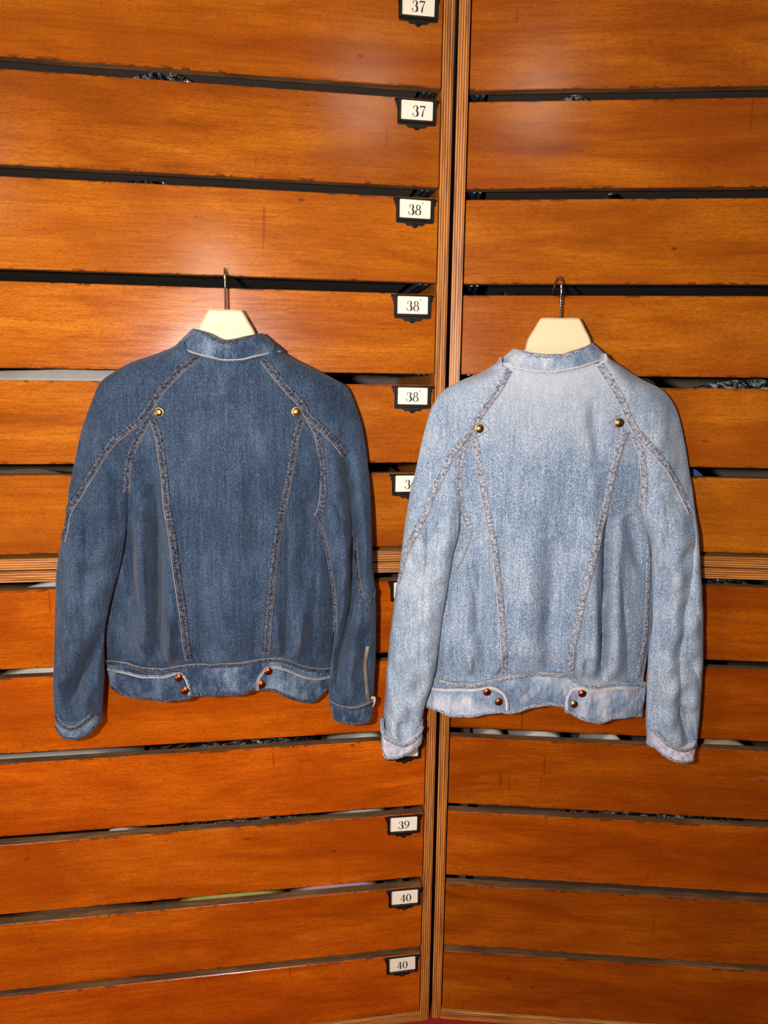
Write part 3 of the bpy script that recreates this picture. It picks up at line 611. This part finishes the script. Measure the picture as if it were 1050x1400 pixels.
class Jacket:
    def __init__(s, k, loc, rz, label, mats, cfg):
        s.d = JD[k]; s.m = mats; s.c = cfg; d = s.d; s.rg = np.random.RandomState(cfg['seed'])
        s.t = empty('denim_jacket', loc, rz); tag(s.t, label, 'jacket', None)
        s.bl, s.br = Edge(d['sidebodyL']), Edge(d['sidebodyR'])
        s.iL, s.iR, s.oL, s.oR = Edge(d['inL']), Edge(d['inR']), Edge(d['outL']), Edge(d['outR'])
        s.ph = s.rg.uniform(0, 6.28, 30)
    def drape(s, x, v, amp):
        a = sstep(s.c['T'][0][1], s.c['T'][0][3], v)
        y = np.zeros_like(x); p = s.ph
        for i, (fx, fv, k) in enumerate(((48, 4, 1.0), (85, -7, .55), (150, 5, .25), (30, 9, .7), (62, -3, .6), (118, 16, .30), (205, -11, .12))):
            y += k*np.sin(fx*x+fv*v+p[i]+1.2*np.sin(5*v+p[i+8]))
        cx = (s.bl(v)+s.br(v))/2; m = 0.15+0.85*sstep(0.055, 0.11, np.abs(x-cx)); lo = sstep(s.c['T'][0][2], s.c['T'][0][4], v)
        cus = np.abs(np.sin(50*x+4*v+p[12]+0.9*np.sin(9*v+p[13])+0.8*np.sin(21*x+p[14])))**0.75-0.6
        return amp*a*y*0.75+0.0125*m*lo*cus
    def body_w(s, x, v):
        tv, tw = s.c['T'][0], s.c['T'][1]
        T = np.interp(v, tv[::-1], tw[::-1]); l, r = s.bl(v), s.br(v)
        xn = np.clip(np.abs(x-(l+r)/2)/((r-l)/2), 0, 1)
        base = T*(1-xn**2.6)
        k = 0.15+0.85*sstep(s.c['hemv'], s.c['hemv']+0.035, v)
        return base+k*s.drape(x, v, 0.0052)*(1-xn**4)+k*creased(s.c['crB'], x, v)*np.clip((1-xn)*8, 0, 1)
    def sleeve_w(s, side, x, v):
        o, i = (s.oL, s.iL) if side < 0 else (s.oR, s.iR)
        xo, xi = o(v), i(v); q = np.clip((x-xo)/np.where(np.abs(xi-xo) < 1e-4, 1e-4, xi-xo), 0, 1)
        ap, ct = s.c['armpit'][0 if side < 0 else 1], s.c['c']
        k = sstep(ap+0.09, ap-0.03, v)           # 0 above the armpit, 1 below
        wi = s.body_edge(xi, v)*(1-k)+ct*k; wo = 0.0*(1-k)+(ct-0.008)*k
        B = 0.008+0.021*k
        B = B*(1-0.25*sstep(ap-0.15, ap-0.32, v))
        ell = np.sqrt(np.clip(1-(2*q-1)**2, 0, 1))
        wr = (0.0030*(.6*np.sin(70*v+45*x+s.ph[20])+.5*np.sin(120*v-80*x+s.ph[21])+1.2*np.sin(90*x+9*v+s.ph[22])+.5*np.sin(160*x-20*v+s.ph[23]+1.5*np.sin(14*v+s.ph[24]))))*ell*(.4+.6*k)
        wr = wr+(0.0085*(np.abs(np.sin(62*x+7*v+s.ph[25]+1.1*np.sin(11*v+s.ph[26])))**0.75-.6)+0.0060*(np.abs(np.sin(34*v+40*x+s.ph[27]+.8*np.sin(60*x+s.ph[28])))**0.75-.6))*ell*k
        front = wo+(wi-wo)*np.sin(q*math.pi/2)+B*ell+wr+creased(s.c['crSL' if side < 0 else 'crSR'], x, v)*np.clip(ell*2.0, 0, 1)
        rear = wo+(wi-wo)*q*0.4-(0.010+0.004*k)*ell
        return front, np.minimum(rear, front-0.0004)
    def body_edge(s, x, v):
        tv, tw = s.c['T'][0], s.c['T'][1]; T = np.interp(v, tv[::-1], tw[::-1]); l, r = s.bl(v), s.br(v)
        xn = np.clip(np.abs(x-(l+r)/2)/((r-l)/2), 0, 1); return T*(1-xn**2.6)+s.drape(x, v, 0.0052)*(1-xn**4)
    def surf(s, x, v, which):
        x, v = np.asarray(x, float), np.asarray(v, float)
        if which == 'body': return s.body_w(x, v)
        if which == 'L': return s.sleeve_w(-1, x, v)[0]
        if which == 'R': return s.sleeve_w(1, x, v)[0]
        w_ = s.body_w(x, v)
        sl = s.sleeve_w(-1, x, v)[0]; inL = (x >= s.oL(v)-1e-4) & (x <= s.iL(v)+1e-4)
        sr_ = s.sleeve_w(1, x, v)[0]; inR = (x <= s.oR(v)+1e-4) & (x >= s.iR(v)-1e-4)
        w_ = np.where(inL, np.maximum(sl, w_*0), w_); return np.where(inR, np.maximum(sr_, w_*0), w_)
    def ribbon(s, name, poly, wd, which, mat, lift=0.0006, h=0.0014, flip=False, parent=None, spline=True):
        P = catmull(poly, 10) if spline else np.asarray(poly); P = resample(P, max(8, int(len(P)*1.2)))
        t = np.gradient(P, axis=0); t /= np.hypot(*t.T)[:, None]; nn = np.stack([-t[:, 1], t[:, 0]], 1)
        if flip: nn = -nn
        al = np.r_[0, np.cumsum(np.hypot(*(P[1:]-P[:-1]).T))]
        prof = [(-.5, -.6), (-.47, .55), (-.3, .95), (0, .8), (.3, 1.0), (.46, .9), (.5, -.6)]
        rows = []; uv = []
        for a, hh in prof:
            Q = P+nn*wd*a
            if which != 'body': Q[:, 0] = np.clip(Q[:, 0], s.oL(Q[:, 1])+0.0008, s.oR(Q[:, 1])-0.0008)
            w_ = s.surf(Q[:, 0], Q[:, 1], which)
            wc = s.surf(P[:, 0], P[:, 1], which); w_ = np.where(w_ < wc-0.004, wc-0.004*np.clip((wc-w_)/.02, 0, 1), w_)
            rows.append(np.stack([Q[:, 0], -(w_+lift+hh*h), Q[:, 1]], 1)); uv.append(np.stack([al, np.full(len(P), a+.5)], 1))
        Vv = np.stack(rows, 1).reshape(-1, 3); U = np.stack(uv, 1).reshape(-1, 2)
        F = grid_faces(len(P), len(prof)); e = len(prof)
        back = np.stack([np.arange(len(P)-1)*e, np.arange(1, len(P))*e, np.arange(1, len(P))*e+e-1, np.arange(len(P)-1)*e+e-1], 1)
        o = mesh_obj(name, Vv, np.vstack([F, back]), mat, parent or s.t, True, U); fix_normals(o); return o
    def build(s):
        d, c, m, t = s.d, s.c, s.m, s.t
        # back of the body
        v0, v1 = c['top'], min(p[1] for p in d['hem'])-0.012
        nv, ns = 230, 190
        v = np.linspace(v0, v1, nv)
        def side(inner, outer, ap):
            k = sstep(ap+0.005, ap-0.035, v); return inner(v)*(1-k)+outer(v)*k
        l = side(s.iL, s.bl, c['armpit'][0]); r = side(s.iR, s.br, c['armpit'][1])
        q = (1-np.cos(np.linspace(0, math.pi, ns)))/2*0.5+np.linspace(0, 1, ns)*0.5
        X = l[:, None]+(r-l)[:, None]*q[None]; V = np.repeat(v[:, None], ns, 1)
        hp = catmull(d['hem'], 10); hv = np.interp(X, hp[:, 0], hp[:, 1])-0.006
        V = v0+(V-v0)*(hv-v0)/(v1-v0)
        Wf = s.body_w(X, V); xn = np.abs(2*q-1)[None]
        Wr = np.minimum(-0.016*(1-xn**3)*np.clip((v0-V)/0.06+0.3, 0, 1), Wf-0.0015)
        shell_obj('body', X, V, Wf, Wr, m['denim'], t)
        # sleeves and cuffs
        for side_, nm, o_, i_ in ((-1, 'L', s.oL, s.iL), (1, 'R', s.oR, s.iR)):
            va = c['sl_top'][nm]; vb = min(p[1] for p in d['cuff'+nm+'top'])-0.008; v = np.linspace(va, vb, 210); ns = 90
            q = (1-np.cos(np.linspace(0, math.pi, ns)))/2
            xo, xi = o_(v), i_(v); X = xo[:, None]+(xi-xo)[:, None]*q[None]; V = np.repeat(v[:, None], ns, 1)
            Wf, Wr = s.sleeve_w(side_, X, V)
            if side_ > 0: X, V, Wf, Wr = (a[:, ::-1] for a in (X, V, Wf, Wr))
            slv = shell_obj('sleeve', X, V, Wf, Wr, m['sleeve'], t)
            tp, bt = resample(catmull(d['cuff'+nm+'top'], 10), 60), resample(catmull(d['cuff'+nm+'bot'], 10), 60)
            cfw = lambda x, q: c['c']+0.001+0.0270*np.sqrt(np.clip(1-(2*q-1)**2, 0, 1))
            qq = np.linspace(0, 1, 60)
            for PP, dz, fl in ((tp, -0.004, False), (bt, 0.003, True)):
                s.seam_on('stitching', PP[2:-2]+np.array([0, dz]), 0.0075 if dz < 0 else 0.005, (lambda PP: lambda x: np.interp(x, PP[:, 0], cfw(0, qq))+0.0008)(PP), m['seam'], slv, fl)
            s.band('cuff', tp, bt, cfw, lambda x, q: c['c']-0.004-0.013*np.sqrt(np.clip(1-(2*q-1)**2, 0, 1)), m['cuff'], slv, 24, 0.0012)
        # waistband and its tabs
        hm, hb = resample(catmull(d['hem'], 10), 150), resample(catmull(d['hembot'], 10), 150)
        vh = float(np.mean(hm[:, 1])); Tb = c['Tband']
        xl, xr = hm[0, 0], hm[-1, 0]
        bw = lambda x: (lambda n: Tb*(1-np.clip(n, 0, 1)**3.0))(np.abs(x-(xl+xr)/2)/((xr-xl)/2))
        s.bw = bw
        ripple = lambda x: 0.0012*np.sin(95*x+s.ph[5])+0.0008*np.sin(160*x+s.ph[6])
        wb = s.band('waistband', hm, hb, lambda x, q: bw(x)+ripple(x)+0.0015, lambda x, q: -0.016*np.sqrt(np.clip(1-(2*q-1)**4, 0, 1)), m['band'], t, 26, 0.0015)
        s.seam_on('stitching', hm+np.array([0, -0.0035]), 0.008, lambda x: bw(x)+ripple(x)+0.0020, m['seam'], wb)
        s.seam_on('stitching', hb+np.array([0, 0.0035]), 0.007, lambda x: bw(x)+ripple(x)+0.0018, m['seam'], wb, True)
        for nm in 'LR':
            tp, bt = resample(catmull(d['tab'+nm+'top'], 10), 90), resample(catmull(d['tab'+nm+'bot'], 10), 90)
            lift = lambda x, q: bw(np.clip(x, xl+.004, xr-.004))+ripple(x)+0.0045
            tb = s.band('waist_tab', tp, bt, lift, lambda x, q: lift(x, q)-0.0028, m['band'], t, 20, 0.0008)
            edge = np.vstack([tp]) ; off = np.gradient(tp, axis=0); off /= np.hypot(*off.T)[:, None]
            ins = tp+np.stack([off[:, 1], -off[:, 0]], 1)*0.0036
            s.seam_on('stitching', ins, 0.0052, lambda x: lift(x, 0)+0.0008, m['edge'], tb, True)
            s.seam_on('stitching', bt+np.array([0, 0.0030]), 0.0056, lambda x: lift(x, 0)+0.0006, m['seam'], tb, True)
            for i, (x, vv) in enumerate(d['snaps'+nm]):
                s.snap(x, vv, float(lift(np.array([x]), 0)[0])+0.0008, 0.0072, M['brass'] if c.get('oddsnap') == (nm, i) else M['copper'], tb)
        for x, vv in d['snaps']: s.snap(x, vv, float(s.surf(np.array([x]), np.array([vv]), 'body')[0])+0.0008, 0.0078, M['brass'], t)
        # collar band: a ring about the hanger's neck
        ct, cb = resample(catmull(d['coltop'], 10), 80), resample(catmull(d['colbot'], 10), 80)
        def cw(x, q): return c['Tcol']*(1-np.abs(2*q-1)**3.5)+0.013
        col = s.band('collar', ct, cb, cw, lambda x, q: cw(x, q)-0.0035, m['collar'], t, 26, 0.0008, taper=0.004)
        fr_t, fr_b = ct.copy(), cb.copy(); fr_t[:, 1] = np.minimum(fr_t[:, 1]-0.012, fr_t[:, 1].min()-0.006); 
        s.band('collar_front', np.stack([np.linspace(ct[0, 0], ct[-1, 0], 80), np.interp(np.linspace(0, 1, 80), [0, .5, 1], [ct[0, 1], cb[:, 1].min()-.005, ct[-1, 1]])], 1),
               np.stack([np.linspace(cb[0, 0]+.01, cb[-1, 0]-.01, 80), np.interp(np.linspace(0, 1, 80), [0, .5, 1], [cb[0, 1], cb[:, 1].min()-.035, cb[-1, 1]])], 1),
               lambda x, q: -0.014*(1-np.abs(2*q-1)**2.4)+0.004, lambda x, q: -0.014*(1-np.abs(2*q-1)**2.4)+0.001, m['collar'], t, 8, 0.0)
        cwx = lambda P: (lambda x: np.interp(x, P[:, 0], cw(P[:, 0], np.linspace(0, 1, len(P)))))
        s.seam_on('stitching', cb[3:-3]+np.array([0, 0.0010]), 0.0034, lambda x: cwx(cb)(x)+0.0008, m['edge'], col)
        s.seam_on('stitching', ct[2:-2]+np.array([0, -0.0045]), 0.0070, lambda x: cwx(ct)(x)-0.0022, m['seam'], col)
        # felled seams
        W = 0.0120
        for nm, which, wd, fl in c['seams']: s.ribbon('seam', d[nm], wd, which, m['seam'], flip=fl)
    def band(s, name, top, bot, wf, wr, mat, parent, rows, puck, taper=0.0):
        n = len(top); q = np.linspace(0, 1, n); tt = np.linspace(0, 1, rows)
        X = top[None, :, 0]*(1-tt[:, None])+bot[None, :, 0]*tt[:, None]; V = top[None, :, 1]*(1-tt[:, None])+bot[None, :, 1]*tt[:, None]
        Q = np.repeat(q[None], rows, 0); bul = np.sin(tt*math.pi)[:, None]
        pk = puck*(np.sin(X*520+V*160+s.ph[9]+1.5*np.sin(V*300))*0.5+np.sin(X*210-V*240+s.ph[10])*0.5)
        Wf = wf(X, Q)+pk*bul+0.0012*bul-taper*(1-tt[:, None]); Wr = np.minimum(wr(X, Q)-taper*(1-tt[:, None]), Wf-0.001)
        return shell_obj(name, X, V, Wf, Wr, mat, parent)
    def seam_on(s, name, P, wd, wfun, mat, parent, flip=False):
        P = np.asarray(P); t = np.gradient(P, axis=0); t /= np.maximum(np.hypot(*t.T)[:, None], 1e-9); nn = np.stack([-t[:, 1], t[:, 0]], 1)*(-1 if flip else 1)
        al = np.r_[0, np.cumsum(np.hypot(*(P[1:]-P[:-1]).T))]; prof = [(-.5, -.5), (-.42, .8), (0, .6), (.42, 1.0), (.5, -.5)]
        rows, uv = [], []
        for a, h in prof:
            Q = P+nn*wd*a; rows.append(np.stack([Q[:, 0], -(wfun(P[:, 0])+0.0012*h), Q[:, 1]], 1)); uv.append(np.stack([al, np.full(len(P), a+.5)], 1))
        Vv = np.stack(rows, 1).reshape(-1, 3); e = len(prof); k = np.arange(len(P)-1)
        F = np.vstack([grid_faces(len(P), e), np.stack([k*e, (k+1)*e, (k+1)*e+e-1, k*e+e-1], 1)])
        return fix_normals(mesh_obj(name, Vv, F, mat, parent, True, np.stack(uv, 1).reshape(-1, 2)))
    def snap(s, x, v, w_, r, mat, parent):
        prof = [(0.0, .0040), (.35, .0038), (.62, .0031), (.80, .0020), (.86, .0016), (.93, .0019), (1.0, .0010), (1.0, -.002)]; n = 28; V, F = [], []
        for pr, ph in prof[1:]:
            for k in range(n): a = 2*math.pi*k/n; V.append((pr*r*math.cos(a), -ph, pr*r*math.sin(a)))
        V.append((0, -prof[0][1], 0)); tip = len(V)-1
        for k in range(n): F.append((tip, k, (k+1) % n))
        for i in range(len(prof)-2):
            for k in range(n): F.append((i*n+k, (i+1)*n+k, (i+1)*n+(k+1) % n, i*n+(k+1) % n))
        F.append(tuple((len(prof)-2)*n+k for k in range(n)))
        o = fix_normals(mesh_obj('snap_button', V, F, mat, parent, True)); o.location = (x, -w_, v); return o

def pg(*a): return denim_mat(*a)
dk = dict(dark=rgb(27, 38, 57), mid=rgb(46, 62, 86), pale=rgb(80, 97, 119))
M['d_denim'] = denim_mat('dark_denim', dk['dark'], dk['mid'], dk['pale'], 0.06, rgb(120, 140, 165), 0, 0.8, 0.25)
M['d_band'] = denim_mat('dark_denim_worn', rgb(20, 30, 48), rgb(52, 70, 98), rgb(124, 140, 160), 0.30, rgb(140, 156, 176), 0, 0.8, 0.9)
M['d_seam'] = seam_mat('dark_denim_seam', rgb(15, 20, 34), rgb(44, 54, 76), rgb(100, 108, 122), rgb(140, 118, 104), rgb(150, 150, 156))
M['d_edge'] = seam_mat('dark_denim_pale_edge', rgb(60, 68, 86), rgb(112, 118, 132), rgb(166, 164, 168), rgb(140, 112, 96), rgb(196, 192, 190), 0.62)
M['d_lining'] = plain('pale_cuff_lining', rgb(206, 190, 176), 0.85, 0, 0.3, 120)
lt = dict(dark=rgb(72, 92, 120), mid=rgb(120, 139, 164), pale=rgb(184, 195, 208))
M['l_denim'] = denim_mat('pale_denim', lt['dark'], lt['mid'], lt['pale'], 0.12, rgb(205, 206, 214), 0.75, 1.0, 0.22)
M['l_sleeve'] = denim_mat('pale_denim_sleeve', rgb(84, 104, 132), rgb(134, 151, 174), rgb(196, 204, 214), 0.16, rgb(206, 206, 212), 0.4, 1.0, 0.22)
M['l_band'] = denim_mat('pale_denim_worn', rgb(66, 86, 118), rgb(132, 149, 174), rgb(198, 202, 212), 0.34, rgb(220, 214, 220), 0, 0.7, 1.0)
M['l_cuff'] = denim_mat('pale_denim_bleached', rgb(140, 150, 176), rgb(196, 194, 208), rgb(228, 220, 224), 0.7, rgb(232, 218, 220), 0, 0.7, 1.0)
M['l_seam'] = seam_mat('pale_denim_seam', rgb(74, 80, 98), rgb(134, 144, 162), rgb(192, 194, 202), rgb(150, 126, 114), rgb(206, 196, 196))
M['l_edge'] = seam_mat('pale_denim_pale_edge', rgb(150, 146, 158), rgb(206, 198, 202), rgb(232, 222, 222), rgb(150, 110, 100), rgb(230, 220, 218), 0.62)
J1 = JD[1]; J2 = JD[2]
P1 = (-0.2584, 1.1852, 1.4425); P2 = (0.2906, 1.2326, 1.4460); YAW2 = -math.radians(2.0)
jk1 = Jacket(1, P1, YAW_L, 'dark blue denim jacket seen from behind, with raglan seams and a tabbed waistband',
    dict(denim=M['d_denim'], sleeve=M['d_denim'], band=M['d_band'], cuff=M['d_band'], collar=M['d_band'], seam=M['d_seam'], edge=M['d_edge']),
    dict(seed=3, hemv=-.622, T=([-.086, -.155, -.26, -.43, -.57, -.616, -.64], [.030, .041, .047, .050, .052, .040, .036]), top=-.098, armpit=(-.335, -.36), c=.022, Tband=.043, Tcol=.030,
         sl_top={'L': -.084, 'R': -.084}, sl_bot={'L': -.712, 'R': -.690},
         crB=[('v', J1['crA'], .010, .032), ('g', J1['crA2'], .014, .010), ('g', J1['crI'], .013, -.012), ('g', J1['crK'], .014, -.010), ('g', J1['crB'], .007, .009), ('g', J1['crC'], .006, .010), ('g', J1['crD'], .006, .007), ('g', J1['crE'], .007, .010), ('g', J1['crF'], .006, .009), ('g', J1['crH'], .012, -.012)],
         crSL=[('v', J1['foldsL'], .011, .030), ('g', J1['crL'], .014, -.008)], crSR=[('v', J1['foldsR'], .009, .032), ('v', J1['zipseam'], .007, .010), ('g', J1['crG'], .008, -.006)],
         seams=[('raglanL', 'any', .0125, False), ('raglanR', 'any', .0125, True), ('armL', 'L', .011, False), ('armR', 'R', .011, True), ('princL', 'body', .0125, True), ('princR', 'body', .0125, False), ('sideR', 'R', .006, False), ('zipseam', 'R', .006, False), ('zipseam2', 'R', .006, False)]))
jk1.build()
jk2 = Jacket(2, P2, YAW2, 'pale washed blue denim jacket seen from behind, with raglan seams and a tabbed waistband',
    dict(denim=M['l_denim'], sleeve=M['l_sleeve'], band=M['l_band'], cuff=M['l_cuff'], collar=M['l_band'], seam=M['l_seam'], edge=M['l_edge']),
    dict(seed=8, hemv=-.672, T=([-.093, -.17, -.286, -.465, -.612, -.66, -.69], [.030, .041, .047, .050, .052, .040, .036]), top=-.112, armpit=(-.375, -.375), c=.022, Tband=.043, Tcol=.030, oddsnap=('R', 1),
         sl_top={'L': -.098, 'R': -.096}, sl_bot={'L': -.755, 'R': -.765},
         crB=[('g', J2['crA'], .007, .010), ('g', J2['crB'], .006, .009), ('v', J2['crC'], .009, .030), ('g', J2['crL'], .014, -.012), ('g', J2['crM'], .016, -.010), ('g', J2['crD'], .006, .010), ('g', J2['crH'], .012, -.012), ('g', J2['crI'], .012, -.008)],
         crSL=[('g', J2['crE'], .012, -.013), ('g', J2['crG'], .006, -.012), ('g', J2['crJ'], .018, -.009)], crSR=[('g', J2['crF'], .007, -.010), ('g', J2['crK'], .018, -.009)],
         seams=[('raglanL', 'any', .0125, False), ('raglanR', 'any', .0125, True), ('armL', 'any', .010, False), ('gusL', 'body', .004, True), ('gusL2', 'any', .004, True), ('armR', 'R', .010, True), ('princL', 'body', .0115, True), ('princR', 'body', .0125, False), ('sideR', 'body', .010, False)]))
jk2.build()
# stitched diamonds that hold the pale jacket's shoulder snaps
for (x, v), sx in zip(J2['snaps'], (1, -1)):
    P = np.array([(x-sx*.002, v+.0135), (x+sx*.009, v+.0065), (x+sx*.017, v), (x+sx*.009, v-.0065), (x-sx*.002, v-.0135)])
    jk2.ribbon('snap_stitching', resample(P, 24), .0018, 'body', M['l_seam'], 0.0003, 0.0006, spline=False)
# the dark jacket's open cuff zip
def zipper(j):
    z = j.ribbon('zipper', j.d['zip'], 0.0065, 'R', plain('zip_tape', rgb(150, 138, 120), 0.6, 0.3, 0.4, 400), 0.001, 0.002)
    x, v = j.d['zip'][-1]; w_ = float(j.surf(np.array([x]), np.array([v]), 'R')[0])
    pv, pf = extrude_vf([(-.0028, 0), (.0028, 0), (.0034, -.006), (.0022, -.018), (-.0022, -.018), (-.0034, -.006)], -0.0022, 0.0, 0.0005)
    o = mesh_obj('zip_pull', pv, pf, plain('zip_metal', rgb(196, 178, 140), 0.35, 0.9), z); o.location = (x, -w_-0.004, v+0.004)
zipper(jk1)
# the turned pale corner of that open cuff
cx_, cv_ = J1['cuffRtop'][-1]
ln = [(cx_-.004, cv_+.004), (cx_+.003, cv_+.001), (cx_+.001, cv_-.012), (cx_-.008, cv_-.024), (cx_-.012, cv_-.036), (cx_-.015, cv_-.030), (cx_-.011, cv_-.012)]
fl = mesh_obj('cuff_corner', *extrude_vf(catmull(ln+[ln[0]], 4)[:-1], -0.0035, 0.0005, 0.0012), M['d_lining'], jk1.t); fl.location = (0, -0.026, 0); fix_normals(fl); fl['label'] = 'pale turned cuff corner'

# ------------------------------------------------------------------ hangers
def hanger(loc, rz, label, neck_v, lean, hw, edge_z, drop, yaw_hook):
    t = empty('coat_hanger', loc, rz); tag(t, label, 'hanger', None)
    half = [(0.0, neck_v), (hw-.006, neck_v), (hw, neck_v-.004), (hw+.008, neck_v-.018), (hw+.017, neck_v-.034), (hw+.024, neck_v-.056), (.080, drop-.112), (.116, drop-.126), (.150, drop-.140), (.176, drop-.160),
            (.170, drop-.172), (.13, drop-.158), (.06, drop-.140), (0.0, drop-.132)]
    H_ = catmull(half, 4); H_ = H_[H_[:, 0] >= -1e-6]
    out = [tuple(p) for p in H_]+[(-p[0], p[1]) for p in H_[::-1] if p[0] > 1e-4]
    V, F = extrude_vf(out, -0.010, 0.010, 0.003)
    fix_normals(mesh_obj('hanger_body', V, F, M['hanger'], t))
    e = edge_z-loc[2]
    path = [(0, neck_v-.01), (0, -.012), (0, e+.010), (-.003, e+.022), (-.011, e+.0275), (-.020, e+.0240), (-.0265, e+.0155), (-.033, e+.0085), (-.040, e+.0020)]
    pth = catmull(path, 8); c_, s_ = math.cos(yaw_hook), math.sin(yaw_hook)
    fix_normals(mesh_obj('hook', *tube_vf([(-p[0]*s_, -p[0]*c_, p[1]) for p in pth], 0.0020, 10), M['chrome'], t, True))
    return t
hanger(P1, YAW_L, 'cream coat hanger with chrome hook carrying the dark denim jacket', -.0315, 0, .028, ZT[4], 0, math.radians(-4))
hanger(P2, YAW2, 'cream coat hanger with chrome hook carrying the pale denim jacket', -.0375, 0, .034, ZT[4], -.012, math.radians(-14))
